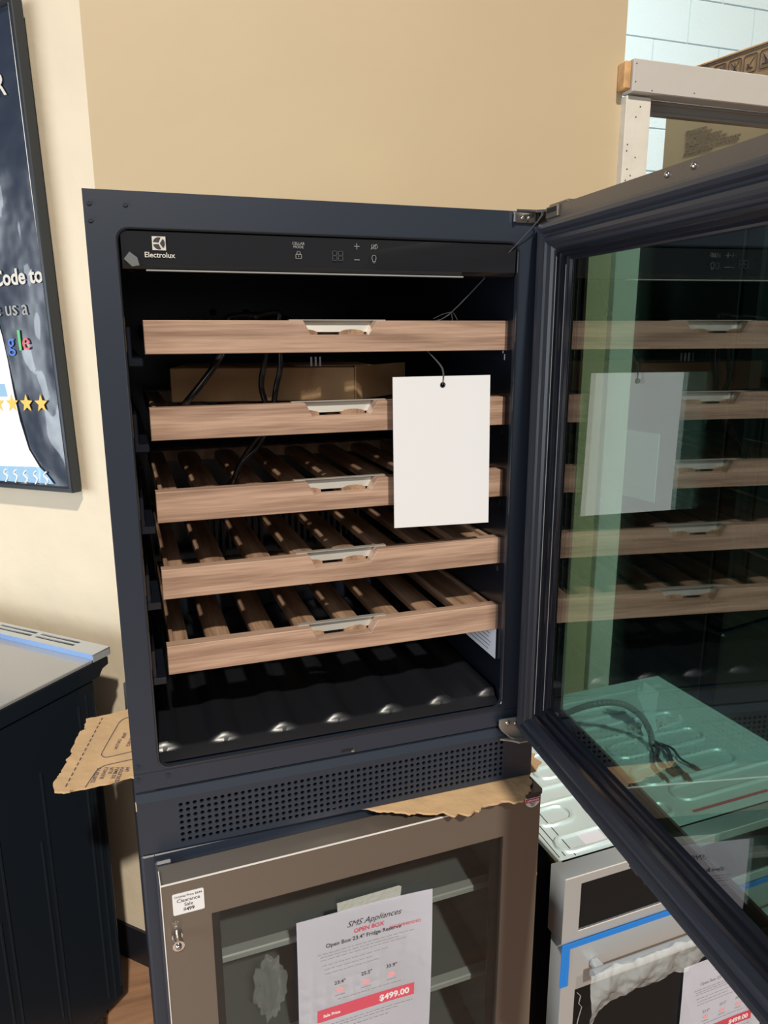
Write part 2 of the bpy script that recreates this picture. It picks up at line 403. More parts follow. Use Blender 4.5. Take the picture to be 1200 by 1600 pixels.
ring(b, [(.3115, .792), (.3185, .792)], .00045, False); ring(b, [(.315, .7885), (.315, .7955)], .00045, False); ring(b, [(.3115, .776), (.3185, .776)], .00045, False)
ring(b, [(.3345, .7895), (.3345, .7945), (.3375, .7945), (.3375, .7895)]); ring(b, [(.3375, .791), (.3395, .789), (.3395, .795), (.3375, .793)]); ring(b, [(.341, .790), (.3425, .792), (.341, .7945)], cl=False)
ring(b, [(.3333, .789), (.341, .7955)], cl=False)
ring(b, [(.3355, .7745), (.3355, .7765), (.3345, .779), (.3357, .7815), (.3375, .7822), (.3393, .7815), (.3405, .779), (.3395, .7765), (.3395, .7745)]); ring(b, [(.3362, .773), (.3388, .773)], cl=False)
link('touch_icon', b, M_icon, panel)
b = nb()
for ox in (.284, .2915):
    for seg in ([(0, 0), (.0048, 0)], [(0, .0055), (.0048, .0055)], [(0, .011), (.0048, .011)], [(-.0004, .0006), (-.0004, .005)], [(-.0004, .006), (-.0004, .0105)], [(.0052, .0006), (.0052, .005)], [(.0052, .006), (.0052, .0105)]):
        tube(b, [(ox+p[0], yp, .7745+p[1]) for p in seg], .0006, 4)
link('digit', b, M_dim, panel, label='two unlit display digits')
b = nb(); prism(b, [(.0385, .770), (.047, .762), (.055, .7635), (.053, .772), (.045, .778)], -.001, .0003); link('corner_film', b, M_inside, panel)
# screws on the front frame
b = nb()
for i, (x, z) in enumerate(((.0065, .829), (.0445, .829), (.0065, .811), (.0055, .131), (.0045, .112), (.043, .111))):
    b = nb(); cyl(b, (x, -.0008, z), (0, 1, 0), .0030, .002, 14); tube(b, [(x-.002, -.0022, z), (x+.002, -.0022, z)], .0004, 4); tube(b, [(x, -.0022, z-.002), (x, -.0022, z+.002)], .0004, 4)
    link('screw', b, M_black, WC, smooth=False)
b = nb(); box(b, .0, W_, -.0003, .004, .1195, .1200); link('seam', b, M_dark, WC)
b = nb(); box(b, .284, .302, -.0005, .004, .0975, .103, .0005); la = link('latch_slot', b, M_dark, WC)
b = nb(); box(b, .299, .304, -.003, .003, .0955, .0995, .001); link('latch_pin', b, M_chrome, la)
# perforated kick plate
b = nb(); nxh, nzh = 53, 7; hx0, hz0, px_, pz_ = .0565, .0120, .00932, .0091; rh = .0030
def cell(b, cxx, cz, y0, y1):
    hxx, hzz = px_/2, pz_/2
    out = [(1, 0), (1, 1), (0, 1), (-1, 1), (-1, 0), (-1, -1), (0, -1), (1, -1)]
    O = [b.verts.new((cxx+a*hxx, y0, cz+c*hzz)) for a, c in out]
    I = [b.verts.new((cxx+rh*math.cos(i*PI/4), y0, cz+rh*math.sin(i*PI/4))) for i in range(8)]
    J = [b.verts.new((cxx+rh*math.cos(i*PI/4), y1, cz+rh*math.sin(i*PI/4))) for i in range(8)]
    for i in range(8):
        j = (i+1) % 8; b.faces.new((O[i], I[i], I[j], O[j])); b.faces.new((I[i], J[i], J[j], I[j]))
yk = -.005
for i in range(nxh):
    for j in range(nzh): cell(b, hx0+i*px_, hz0+j*pz_, yk, yk+.003)
gx0, gx1, gz0, gz1 = hx0-px_/2, hx0+(nxh-.5)*px_, hz0-pz_/2, hz0+(nzh-.5)*pz_
def q(b, x0, x1, z0, z1, y): b.faces.new([b.verts.new(v) for v in ((x0, y, z0), (x1, y, z0), (x1, y, z1), (x0, y, z1))])
ztop = .0785
q(b, 0, gx0, .001, ztop, yk); q(b, gx1, W_, .001, ztop, yk); q(b, gx0, gx1, .001, gz0, yk); q(b, gx0, gx1, gz1, ztop, yk)
b.faces.new([b.verts.new(v) for v in ((0, yk, ztop), (W_, yk, ztop), (W_, -.001, .0905), (0, -.001, .0905))])
b.faces.new([b.verts.new(v) for v in ((0, -.001, .0905), (W_, -.001, .0905), (W_, .012, .0905), (0, .012, .0905))])
for x, s in ((0, 1), (W_, -1)): b.faces.new([b.verts.new(v) for v in ((x, yk, .001), (x, yk, ztop), (x, -.001, .0905), (x, .012, .0905), (x, .012, .001))])
b.faces.new([b.verts.new(v) for v in ((0, yk, .001), (W_, yk, .001), (W_, .012, .001), (0, .012, .001))])
kp = link('kick_plate', b, M_black, WC)
b = nb(); box(b, -.001, .001, yk-.001, .0, .069, .0805, .0004); link('scuffed_corner', b, M_chrome, kp, label='scuffed bare metal corner')
b = nb(); box(b, .02, .575, .011, .014, .004, .088); link('hole_shade_backing', b, M_dark, WC)  # matte black sheet that paints the shade inside the grille holes
# rating label on the right inner wall
b = nb(); box(b, .5425, .5435, .03, .17, .192, .262); rl_ = link('rating_label', b, M_paper, WC)
b = nb()
for i in range(9): box(b, .5420, .5426, .045+(i % 3)*.004, .16-(i*7 % 5)*.01, .2535-i*.0068, .2548-i*.0068)
box(b, .5420, .5426, .075, .10, .222, .236)
link('small_print', b, M_inkg, rl_)

# hinges
b = nb(); plate(b, rrect(.531, .592, .8285, .8425, .004), [], -.0035, 0)
prism(b, [(.533, -.0035), (.60, -.0035), (.618, -.018), (.618, -.055), (.600, -.062), (.583, -.050), (.575, -.022), (.560, -.010), (.531, -.0075)], .8415, .8445, 'z', bev=.0006)
tube(b, [(.5315, -.005, .829), (.5315, -.005, .8425)], .002, 8)
h1 = link('hinge', b, M_chrome, WC, label='chrome top hinge')
b = nb(); ball(b, (.543, -.005, .8345), .0032, (1, .6, 1)); ball(b, (.552, -.005, .8345), .0026, (1, .6, 1)); link('hinge_screw', b, M_chrome, h1, smooth=True)
b = nb(); plate(b, [(.534, .1085), (.534, .098), (.538, .091), (.552, .0775), (.558, .0745), (.590, .0745), (.590, .1085)], [], -.0105, -.0075)
prism(b, [(.536, -.008), (.590, -.008), (.592, -.026), (.560, -.026), (.552, -.018)], .0725, .0755, 'z', bev=.0005)
tube(b, [(.534, -.0095, .108), (.534, -.0095, .098), (.538, -.0095, .091), (.552, -.011, .0775), (.560, -.016, .0745), (.575, -.022, .0745)], .0014, 6)
h2 = link('hinge', b, M_hinge, WC, label='chrome bottom hinge')
b = nb(); ball(b, (.547, -.0115, .1025), .0038, (1, .6, 1)); ball(b, (.560, -.0115, .0995), .0026, (1, .6, 1)); link('hinge_screw', b, M_chrome, h2, smooth=True)

# shelves
ztops = (.703, .5974, .4914, .3881, .2814)
def make_shelf(zt):
    fb = nb(); hs = .0405
    # front board with a trapezoid finger cut-out, rounded upper right corner
    pts = [(.055, -hs), (.550, -hs), (.550, -.004), (.5488, -.0012), (.546, 0), (.3515, 0), (.3400, -.0180), (.2615, -.0180), (.2515, 0), (.055, 0)]
    t = nb(); prism(t, pts, .030, .048, 'y')
    se = [e for e in t.edges if all(abs(v.co.y-.030) < 1e-5 for v in e.verts)]
    bmesh.ops.bevel(t, geom=se, offset=.0008, segments=1, affect='EDGES')
    merge(fb, t, Matrix.Translation((0, 0, zt)))
    sh = link('wine_shelf', fb, W_front, WC)
    for side, (x0, x1) in enumerate(((.062, .086), (.492, .543))):
        t = nb(); box(t, x0, x1, .048, .455, zt-.026, zt-.010, .0015)
        if side: box(t, .536, .543, .048, .455, zt-.026, zt-.004, .001)
        else: box(t, .060, .066, .048, .455, zt-.026, zt-.004, .001)
        link('side_rail', t, W_slat, sh)
    for kx in range(6):
        c = .128+.0645*kx
        pr = [(c-.0175, -.025), (c+.0175, -.025), (c+.0175, -.016)]+[(c+.0175*math.cos(a), -.016+.005*math.sin(a)) for a in [PI*j/8 for j in range(1, 8)]]+[(c-.0175, -.016)]
        t = nb(); prism(t, [(x, z+zt) for x, z in pr], .048, .44, 'y'); link('slat', t, W_slat, sh)
    t = nb(); box(t, .062, .543, .438, .462, zt-.028, zt-.008, .0015); link('rear_bar', t, W_slat, sh)
    t = nb(); v = [t.verts.new(p) for p in ((.238, .049, zt+.0008), (.366, .049, zt+.0008), (.366, .0495, zt-.001), (.238, .0495, zt-.001))]
    t.free(); t = nb()
    box(t, .236, .368, .0445, .0520, zt+.0002, zt+.0012)
    sec = [(.0525, .0008), (.0540, .0008), (.0505, -.0150), (.0490, -.0145)]
    prism(t, [(y, z+zt) for y, z in sec], .244, .358, 'x')
    link('finger_plate', t, M_plate, sh, label='mirror-bright metal finger plate')
    for x0, x1 in ((.034, .052), (.553, .5438)):
        t = nb()
        box(t, min(x0, x1), max(x0, x1), .035, .48, zt-.055, zt-.045, .001)
        box(t, min(x0, x1), min(x0, x1)+.006 if x0 < .1 else max(x0, x1), .040, .48, zt-.046, zt-.008, .001)
        link('slide_rail', t, M_blackdk, sh)
    return sh
sh0 = make_shelf(ztops[0])
def copy_tree(o, parent, dz):
    c = o.copy(); C.objects.link(c); c.parent = parent
    if dz: c.location.z += dz
    for ch in [x for x in bpy.data.objects if x.parent == o]:
        copy_tree(ch, c, 0)
    return c
for zt in ztops[1:]: copy_tree(sh0, WC, zt-ztops[0])

# ------------------------------------------------------------------ the open glass door (its own frame: x along the door, y to the outside)
ang = math.radians(4.9); sA, cA = math.sin(ang), math.cos(ang)
D = nb(); DW = .588
DM = Matrix(((-sA, cA, 0, .562), (-cA, -sA, 0, -.010), (0, 0, 1, 0), (0, 0, 0, 1)))
def dlink(name, b, mt, parent, **k):
    bmesh.ops.transform(b, matrix=DM, verts=b.verts); return link(name, b, mt, parent, **k)
b = nb(); gz0_, gz1_ = .090, .827
hole = [(.052, .144), (.524, .144), (.524, .7875), (.052, .7875)]
plate(b, rrect(.004, DW, .081, .8465, .002, 2), [[(.040, .128), (.536, .128), (.536, .789), (.040, .789)]], .012, .050)
plate(b, rrect(.036, .545, .124, .793, .002, 2), [hole], .046, .0499)
door = dlink('door', b, M_bronze, WC, label='hinged glass door in a bronze steel shell')
b = nb(); sweep_frame(b, .0, .576, gz0_, gz1_, [(0, .0118), (-.0005, .004), (.003, -.0006), (.008, -.0022), (.0125, -.001), (.0150, .0035), (.0175, .004), (.0205, .0008), (.0250, .0), (.0285, .002), (.031, .0065), (.036, .0118)])
dlink('gasket', b, M_gasket, door)
b = nb(); sweep_frame(b, .0, .576, gz0_, gz1_, [(.004, .0116), (.036, .0112), (.0365, .0085), (.044, .0085), (.0448, .0125), (.054, .0135), (.0548, .0175), (.062, .0180), (.0665, .0200), (.0665, .0206)], ktop=.48)
plate(b, rrect(.040, .532, .130, .788, .001, 2), [[(.056, .147), (.520, .147), (.520, .7855), (.056, .7855)]], .0246, .0399)
dlink('inner_frame', b, M_blackdk, door)
b = nb(); box(b, .045, .532, .0205, .0245, .136, .782); dlink('glass_pane', b, G_in, door)
b = nb(); box(b, .045, .532, .0400, .0440, .136, .782); dlink('glass_pane', b, G_out, door)
b = nb(); tube(b, [(.0545, .0172, .146), (.0545, .0172, .772)], .0006, 6); tube(b, [(.0445, .0083, .136), (.0445, .0083, .782)], .0006, 6); dlink('bead', b, M_icon, door)
for t_ in (.270, .312):
    b = nb(); ball(b, (t_, .0112, .8395), .0034, (1, .7, 1)); dlink('door_screw', b, M_chrome, door, smooth=True)
b = nb(); box(b, .006, .058, .013, .045, .8465, .8500, .0008); box(b, .006, .040, .0085, .012, .832, .8465, .0008); dlink('hinge_cover', b, M_bronze, door)
b = nb(); box(b, .018, .046, .018, .040, .8500, .8512); box(b, .010, .036, .0078, .0086, .8385, .8445); dlink('hinge_recess', b, M_dark, door)
b = nb(); box(b, .20, .215, .004, .012, .0855, .0905, .001); box(b, .315, .335, .003, .012, .0845, .0905, .001); box(b, .345, .349, .003, .012, .0845, .0905, .001); dlink('lower_clip', b, M_blackdk, door)
b = nb(); prism(b, [(.62-.14, .012), (.60-.02, .012), (.60-.02, .0116), (.62-.14, .0116)], .8290, .8460, 'z'); b.free()

# ================================================================== THINGS IN AND ON THE COOLER
# hanging card and its string
HT = thing('hanging_card', 'blank white laminated card hanging from a thin string in front of wooden shelves', 'card', (.437, .002, .42))
b = nb(); t_ = -.012
th = [(.4355+.0032*math.cos(a), .6185+.0032*math.sin(a)) for a in [2*PI*i/14 for i in range(14)]]
plate(b, [(.3665, .4245), (.5105, .4205), (.5065, .6303), (.3640, .6303)], [th], .0035, .0047)
link('card', b, M_card, HT)
b = nb(); tube(b, [(.4355+.0034*math.cos(a), .0034, .6185+.0034*math.sin(a)) for a in [2*PI*i/14 for i in range(14)]], .0007, 5, closed=True)
link('eyelet', b, M_ink, HT)
b = nb()
pth = smooth_path([(.4355, .0033, .6185), (.4352, .006, .640), (.4300, .040, .660), (.4240, .056, .672), (.4250, .060, .690), (.446, .060, .703), (.462, .046, .7115), (.510, .012, .770), (.5575, -.018, .829), (.560, -.020, .842)], 4)
tube(b, pth, .0006, 5)
tube(b, smooth_path([(.4355, .0033, .6185), (.437, .007, .640), (.4310, .041, .660), (.4255, .056, .672), (.4265, .060, .692), (.4635, .0455, .713), (.512, .0115, .772), (.5590, -.0185, .830), (.562, -.021, .842)], 4), .0006, 5)
for e in ((.440, .050, .706), (.474, .045, .704), (.466, .044, .703)): tube(b, smooth_path([(.4655, .0445, .715), ((.4655+e[0])/2, .046, .712), e], 3), .0004, 4)
link('string', b, M_string, HT, smooth=True)

# cardboard box on the second shelf
CB = thing('cardboard_box', 'small plain brown cardboard box lying on the second shelf inside the cooler', 'box', (.26, .25, .588))
b = nb(); a = math.radians(-12)
R0 = Matrix.Translation((.357, .155, 0)) @ Matrix.Rotation(a, 4, 'Z')
box(b, -.270, 0, 0, .20, .588, .637, .0012, R0); link('box_body', b, M_kraft, CB)
b = nb(); R1 = Matrix.Translation((.3595, .156, 0)) @ Matrix.Rotation(math.radians(41), 4, 'Z')
box(b, 0, .155, 0, .003, .588, .6385, .0006, R1); link('side_flap', b, M_kraft, CB)
b = nb(); box(b, -.12, .0, .0, .10, .6375, .6395, .0006, R0 @ Matrix.Translation((.03, .03, 0)) @ Matrix.Rotation(.15, 4, 'Z')); link('top_flap', b, M_kraft, CB)
# power cord
b = nb()
tube(b, smooth_path([(.30, .30, .700), (.262, .20, .708), (.204, .13, .7065), (.222, .128, .7135), (.240, .13, .7135), (.240, .13, .700), (.240, .13, .643), (.232, .13, .608), (.228, .135, .575)], 6), .0042, 10)
tube(b, smooth_path([(.204, .13, .7065), (.222, .126, .690), (.219, .126, .657), (.211, .126, .617), (.216, .128, .590), (.217, .13, .560), (.204, .13, .53), (.178, .13, .505), (.166, .13, .480), (.162, .14, .474)], 6), .0042, 10)
tube(b, smooth_path([(.228, .135, .575), (.216, .13, .555), (.199, .13, .536), (.180, .13, .509), (.168, .135, .480)], 6), .0038, 10)
tube(b, smooth_path([(.215, .128, .7115), (.170, .12, .7075), (.162, .112, .690), (.158, .105, .664), (.135, .10, .632), (.105, .10, .597), (.10, .12, .590)], 6), .0046, 10)
pc = link('power_cord', b, M_cord, None, smooth=True); tag(pc, 'glossy black power cord looped over the upper shelves inside the cooler', 'cord')
b = nb()
for i in range(3): box(b, .283+i*.0065, .2865+i*.0065, .1285, .1300, .640, .654, .0004)
pp = link('plug_blade', b, M_chrome, pc)

# torn cardboard sheet between the two coolers
out = [(-.122, .197), (-.103, .189), (-.098, .192), (-.071, .191), (-.042, .194), (-.009, .200), (.06, .14), (.20, .05), (.318, .0), (.335, -.012), (.355, -.020), (.377, -.035), (.39, -.034), (.405, -.045), (.425, -.047), (.438, -.060), (.447, -.056), (.460, -.067), (.470, -.058), (.478, -.062), (.487, -.052), (.505, -.055), (.520, -.051), (.535, -.060), (.552, -.062), (.560, -.050), (.575, -.040), (.580, -.028), (.588, -.022), (.590, -.010), (.600, .002), (.612, .006), (.620, .015), (.630, .022), (.626, .036), (.632, .048), (.60, .07), (.58, .30), (.50, .44), (.20, .45), (.0, .438), (-.014, .434), (-.050, .423), (-.083, .422), (-.085, .392), (-.082, .380), (-.092, .377), (-.097, .350), (-.103, .322), (-.104, .312), (-.100, .305), (-.109, .288), (-.108, .280), (-.115, .251), (-.119, .238), (-.124, .222)]
fine = []
for i, p in enumerate(out):
    p2 = out[(i+1) % len(out)]; L_ = math.dist(p, p2); n_ = 4 if L_ < .07 else 2
    for j in range(n_):
        t = j/n_; jt = .0016 if L_ < .07 else 0
        fine.append((p[0]+(p2[0]-p[0])*t+random.uniform(-jt, jt), p[1]+(p2[1]-p[1])*t+random.uniform(-jt, jt)))
CS = thing('cardboard_sheet', 'torn brown cardboard sheet sticking out between the two stacked coolers', 'cardboard', (.25, .2, -.0045))
b = nb(); plate(b, fine, [], -.0042, -.0008, 'z')
sheet_ = link('sheet', b, M_kraft, CS)
b = nb(); zc = -.0004
p0, p1 = Vector((-.055, .415, 0)), Vector((-.107, .198, 0)); dv = (p1-p0)
for i in range(15):
    a0 = p0+dv*((i+.1)/15); a1 = p0+dv*((i+.65)/15); tube(b, [(a0.x, a0.y, zc), (a1.x, a1.y, zc)], .0011, 4)
def flatloop(b, pts, r=.0008, cl=False): tube(b, smooth_path([(x, y, zc) for x, y in pts], 3), r, 4)
flatloop(b, [(-.004, .400), (-.016, .398), (-.025, .388), (-.031, .370), (-.053, .292), (-.054, .280), (-.050, .273), (-.042, .271), (-.003, .276)])
flatloop(b, [(.0, .251), (-.040, .247), (-.052, .244), (-.060, .236), (-.066, .222), (-.077, .191)])
rdir = dv.normalized()*-1
u_ = Vector((-rdir.y, rdir.x, 0))
for i, (s_, ox, oy) in enumerate((('ET RETIREZ', -.0545, .2405), ('LONGUE', -.0435, .2385), ('PLUS', -.0345, .2350), ('LAME DE', -.0265, .2330), ("N'UTILISEZ", -.0185, .2305), ('PAS', -.010, .228))):
    text_bm(b, s_, .0082, (ox, oy, zc), rdir*-1, -u_*-1, bold=.0001)
for i, (s_, ox, oy) in enumerate((('TIRER', -.013, .345), ('CARTON', -.022, .325), ('LA RICE', -.004, .322))): text_bm(b, s_, .0080, (ox, oy, zc), rdir*-1, u_, bold=.0001)
link('box_print', b, M_kink, CS)

# ================================================================== LOWER COOLER
rzl = math.radians(1.9)
LC = thing('beverage_cooler', 'closed bronze stainless beverage cooler with smoked glass door, underneath the open one', 'cooler', (.022, -.050, -G), rzl)
lo = lambda n, b, m_, p=LC, **k: link(n, b, m_, p, glob=False, **k)
Z0 = G     # local heights are from the floor
def lp_(par=None): return par
b = nb(); X0, X1 = -.020, .578
box(b, X0, X0+.02, .052, .62, .02, Z0-.006, .003); box(b, X1-.02, X1, .052, .62, .02, Z0-.006, .003); box(b, X0+.015, X1-.015, .052, .62, Z0-.05, Z0-.006, .003)
box(b, X0+.015, X1-.015, .052, .62, .02, .12, .002); box(b, X0+.015, X1-.015, .59, .62, .1, Z0-.03)
lo('cabinet', b, M_black)
b = nb(); box(b, X0+.02, X1-.02, .055, .59, .12, .125); box(b, X0+.02, X0+.03, .055, .59, .12, Z0-.05); box(b, X1-.03, X1-.02, .055, .59, .12, Z0-.05); box(b, X0+.02, X1-.02, .58, .59, .12, Z0-.05)
lo('liner', b, M_inside)
b = nb(); plate(b, [(0, .10), (.578, .10), (.578, Z0-.018), (0, Z0-.018)], [[(.063, .16), (.513, .16), (.513, Z0-.079), (.063, Z0-.079)]], 0, .040)
ldoor = lo('door', b, M_bronze)
b = nb(); box(b, .0, .578, -.0006, .0006, Z0-.0192, Z0-.0172); box(b, -.0006, .0006, -.0006, .030, Z0-.0192, Z0-.0174); box(b, -.0007, .0005, -.0007, .0004, .10, Z0-.018)
lo('edge_highlight', b, M_edge, ldoor)  # pale strip painted in as the highlight along the rounded door edge
b = nb(); plate(b, [(.004, .104), (.574, .104), (.574, Z0-.022), (.004, Z0-.022)], [[(.055, .15), (.522, .15), (.522, Z0-.07), (.055, Z0-.07)]], .040, .052); box(b, -.003, .02, .040, .050, .1, Z0-.012, .003); lo('gasket', b, M_gasket, ldoor)
b = nb(); box(b, .061, .515, .003, .007, .158, Z0-.077); lo('glass_pane', b, G_low, ldoor)
b = nb(); plate(b, [(.061, .158), (.515, .158), (.515, Z0-.077), (.061, Z0-.077)], [[(.075, .17), (.499, .17), (.499, Z0-.090), (.075, Z0-.090)]], .012, .014); lo('glass_border', b, M_dark, ldoor)
b = nb(); box(b, .0, .575, .055, .075, Z0-.026, Z0-.010, .004); lo('top_trim', b, M_blackdk)
b = nb(); prism(b, rrect(.528, .580, -.006, .050, .008), Z0-.016, Z0-.0105, 'z'); prism(b, rrect(.555, .572, .010, .060, .006), Z0-.012, Z0-.006, 'z'); lo('hinge_cover', b, M_black)
for z in (.645, .465, .285):
    b = nb(); box(b, .008, .55, .075, .095, z-.012, z, .002); s_ = lo('shelf', b, M_greytrim)
    b = nb(); box(b, .012, .546, .095, .55, z-.008, z-.003); lo('shelf_glass', b, M_inside, s_)
# lock screw
b = nb(); cyl(b, (.016, -.008, Z0-.096), (0, 1, 0), .0055, .016, 16); cyl(b, (.016, -.004, Z0-.096), (0, 1, 0), .0072, .004, 16); cyl(b, (.016, -.019, Z0-.0965), (0, 1, 0), .0078, .008, 16, .0068)
ball(b, (.016, -.0235, Z0-.0965), .0042); lo('handle_post', b, M_chrome, smooth=True)
# clear bag behind the glass
b = nb(); random.seed(3)
t = bmesh.new(); bmesh.ops.create_icosphere(t, subdivisions=4, radius=1)
for v in t.verts:
    n_ = noise.noise(v.co*2.3)*.5+noise.noise(v.co*5)*.25
    v.co = Vector((v.co.x*.022*(1+n_), v.co.y*.0045*(1+n_), v.co.z*.052*(1+n_)))
merge(b, t, Matrix.Translation((.150, .062, Z0-.292)))
tag(link('plastic_bag', b, M_plastic3, None, glob=False, smooth=True), 'small crumpled clear plastic bag hanging behind the lower cooler door glass', 'bag')
bpy.data.objects['plastic_bag'].parent = None
bpy.data.objects['plastic_bag'].matrix_world = Matrix.Translation((.022, -.05, 0)) @ Matrix.Rotation(rzl, 4, 'Z')

LM = Matrix.Translation((.022, -.050, 0)) @ Matrix.Rotation(rzl, 4, 'Z')      # frame of the lower door's face, heights from the cooler's top
def onto(b): bmesh.ops.transform(b, matrix=LM, verts=b.verts); return b
# price sticker
PS = thing('price_sticker', 'small white clearance sticker on the bronze door corner of the lower cooler', 'sticker', (.055, -.052, -.068))
b = nb(); prism(b, rrect(.0135, .0545, -.0675, -.0350, .002, 3), -.0007, -.0001, 'y'); link('sticker', onto(b), M_card, PS)
b = nb(); yy = -.0008
for s_, sz, z, bo in (('Original Price $644', .0046, -.0415, .00008), ('Clearance', .0075, -.0490, .00008), ('Sale', .0072, -.0560, .00008), ('$499', .0072, -.0635, .00022)):
    text_bm(b, s_, sz, (.034, yy, z), XD, UP, 'CENTER', bold=bo, ext=.00004)
link('lettering', onto(b), M_ink, PS)
# round badge sticker
RB = thing('round_sticker', 'small round black, red and white sticker on the upper right door corner', 'sticker', (.58, -.03, -.04))
c0 = (.5635, -.0262); rB = .0135
b = nb(); prism(b, [(c0[0]+rB*math.cos(2*PI*i/28), c0[1]+rB*math.sin(2*PI*i/28)) for i in range(28)], -.0006, -.0001); link('badge', onto(b), M_card, RB)
b = nb(); prism(b, [(c0[0]+rB*.97*math.cos(PI*.08+PI*.84*i/16), c0[1]+rB*.97*math.sin(PI*.08+PI*.84*i/16)) for i in range(17)], -.0008, -.0006); link('black_field', onto(b), M_ink, RB)
b = nb(); box(b, c0[0]-rB*.98, c0[0]+rB*.98, -.0010, -.0006, c0[1]-.0042, c0[1]+.0022); text_bm(b, 'A', .006, (c0[0], -.0011, c0[1]+.006), XD, UP, 'CENTER'); link('red_band', onto(b), M_red, RB)
b = nb(); text_bm(b, 'APPLIANCE', .0042, (c0[0], -.0012, c0[1]-.0022), XD, UP, 'CENTER', bold=.0001); link('lettering', onto(b), M_card, RB)
b = nb(); text_bm(b, 'RIGHT', .0035, (c0[0], -.0008, c0[1]-.0075), XD, UP, 'CENTER'); text_bm(b, 'SIZE', .0035, (c0[0], -.0008, c0[1]-.0108), XD, UP, 'CENTER'); link('small_print', onto(b), M_ink, RB)

# price sheets
def price_sheet(name, label, loc, M, wd, hg, full=True):
    T = thing(name, label, 'sign', loc)
    def lk(n, b, mt, **k): bmesh.ops.transform(b, matrix=M, verts=b.verts); return link(n, b, mt, T, **k)
    b = nb(); nx_, nz_ = 10, 12; g = []
    def yb(x, z): return -.0012-.010*(max(0, x/wd-.55)**2)*2*(1+z/hg*.3)-.003*math.sin(PI*min(1, -z/hg))
    for j in range(nz_+1):
        g.append([b.verts.new((wd*i/nx_, yb(wd*i/nx_, -hg*j/nz_), -hg*j/nz_)) for i in range(nx_+1)])
    for j in range(nz_):
        for i in range(nx_): b.faces.new((g[j][i], g[j+1][i], g[j+1][i+1], g[j][i+1]))
    bmesh.ops.solidify(b, geom=b.faces[:], thickness=.0003)
    lk('sheet', b, M_paper, smooth=True)
    def drop(b, off):
        for v in b.verts: v.co.y = yb(v.co.x, v.co.z)-off+(v.co.y)
        return b
    def para(b, x0, x1, z, lines, h=.0012, gap=.0052):
        for i in range(lines):
            xe = x1-(.012*((i*5) % 3)); x = x0+(.004 if i else 0)
            while x < xe:
                L_ = random.uniform(.004, .011); box(b, x, min(x+L_, xe), -.0002, 0, z-i*gap, z-i*gap+h); x += L_+.0018
    c = wd/2
    b = nb(); text_bm(b, 'SMS Appliances', .0135, (c+.012, 0, -.030), XD, UP, 'CENTER', shear=.4)
    text_bm(b, 'Open Box 23.4" Fridge Reserve', .0092, (c-.004, 0, -.054), XD, UP, 'CENTER', bold=.00012)
    text_bm(b, '23.4"', .0085, (c-.042, 0, -.122), XD, UP, 'CENTER', bold=.0001); text_bm(b, '25.5"', .0085, (c, 0, -.120), XD, UP, 'CENTER', bold=.0001); text_bm(b, '33.9"', .0085, (c+.040, 0, -.120), XD, UP, 'CENTER', bold=.0001)
    lk('heading', drop(b, .0006), M_inkg if not full else M_ink)
    b = nb(); text_bm(b, 'OPEN BOX', .0095, (c+.004, 0, -.042), XD, UP, 'CENTER', bold=.0002); text_bm(b, 'RECOMMENDED', .0068, (c+.062, 0, -.052), XD, UP, 'CENTER')
    lk('red_lettering', drop(b, .0006), M_red)
    b = nb(); para(b, .03, wd-.03, -.064, 3); para(b, .036, wd*.66, -.084, 3, .0011, .0075)
    para(b, .06, wd-.05, -.150, 1); para(b, .035, wd-.03, -.192, 2); para(b, .05, wd-.07, -.205, 1)
    for i in range(3): box(b, c-.042+.041*i-.008, c-.042+.041*i+.008, -.0002, 0, -.1425, -.1410)
    lk('small_print', drop(b, .0006), M_inkg)
    b = nb()
    for i in range(3): prism(b, [(c-.042+.041*i+.0075*math.cos(k_*PI/5)*(1 if k_ % 2 else .75), -.133+.0055*math.sin(k_*PI/5)*(1 if k_ % 2 else .7)) for k_ in range(10)], -.0002, 0)
    lk('pictogram', drop(b, .0006), M_pink)
    b = nb()
    for i in range(8): box(b, .028+i*(wd-.056)/8, .028+(i+1)*(wd-.056)/8+.00005, -.0002, 0, -.182, -.160)
    lk('red_banner', drop(b, .0006), M_red if not full else M_banner)
    b = nb(); text_bm(b, '$499.00', .0150, (wd-.036, 0, -.1765), XD, UP, 'RIGHT', bold=.0004); text_bm(b, 'Sale Price', .0068, (.037, 0, -.1745), XD, UP, bold=.0002)
    lk('banner_lettering', drop(b, .0010), M_card)
    return T, lk
M_banner = mat('banner_red', (.60, .085, .13), .6)
Mp = LM @ Matrix.Translation((.179, -.0005, -.131)) @ Matrix.Rotation(math.radians(.6), 4, 'Y')
T, lk = price_sheet('price_sheet', 'white price sheet with red banner taped to the lower cooler glass', (.30, -.05, -.40), Mp, .211, .276)
b = nb(); prism(b, [(.062, -.006), (.160, -.008), (.162, .014), (.158, .0165), (.061, .0140)], -.0001, .0003); lk('tape_strip', b, M_tape)

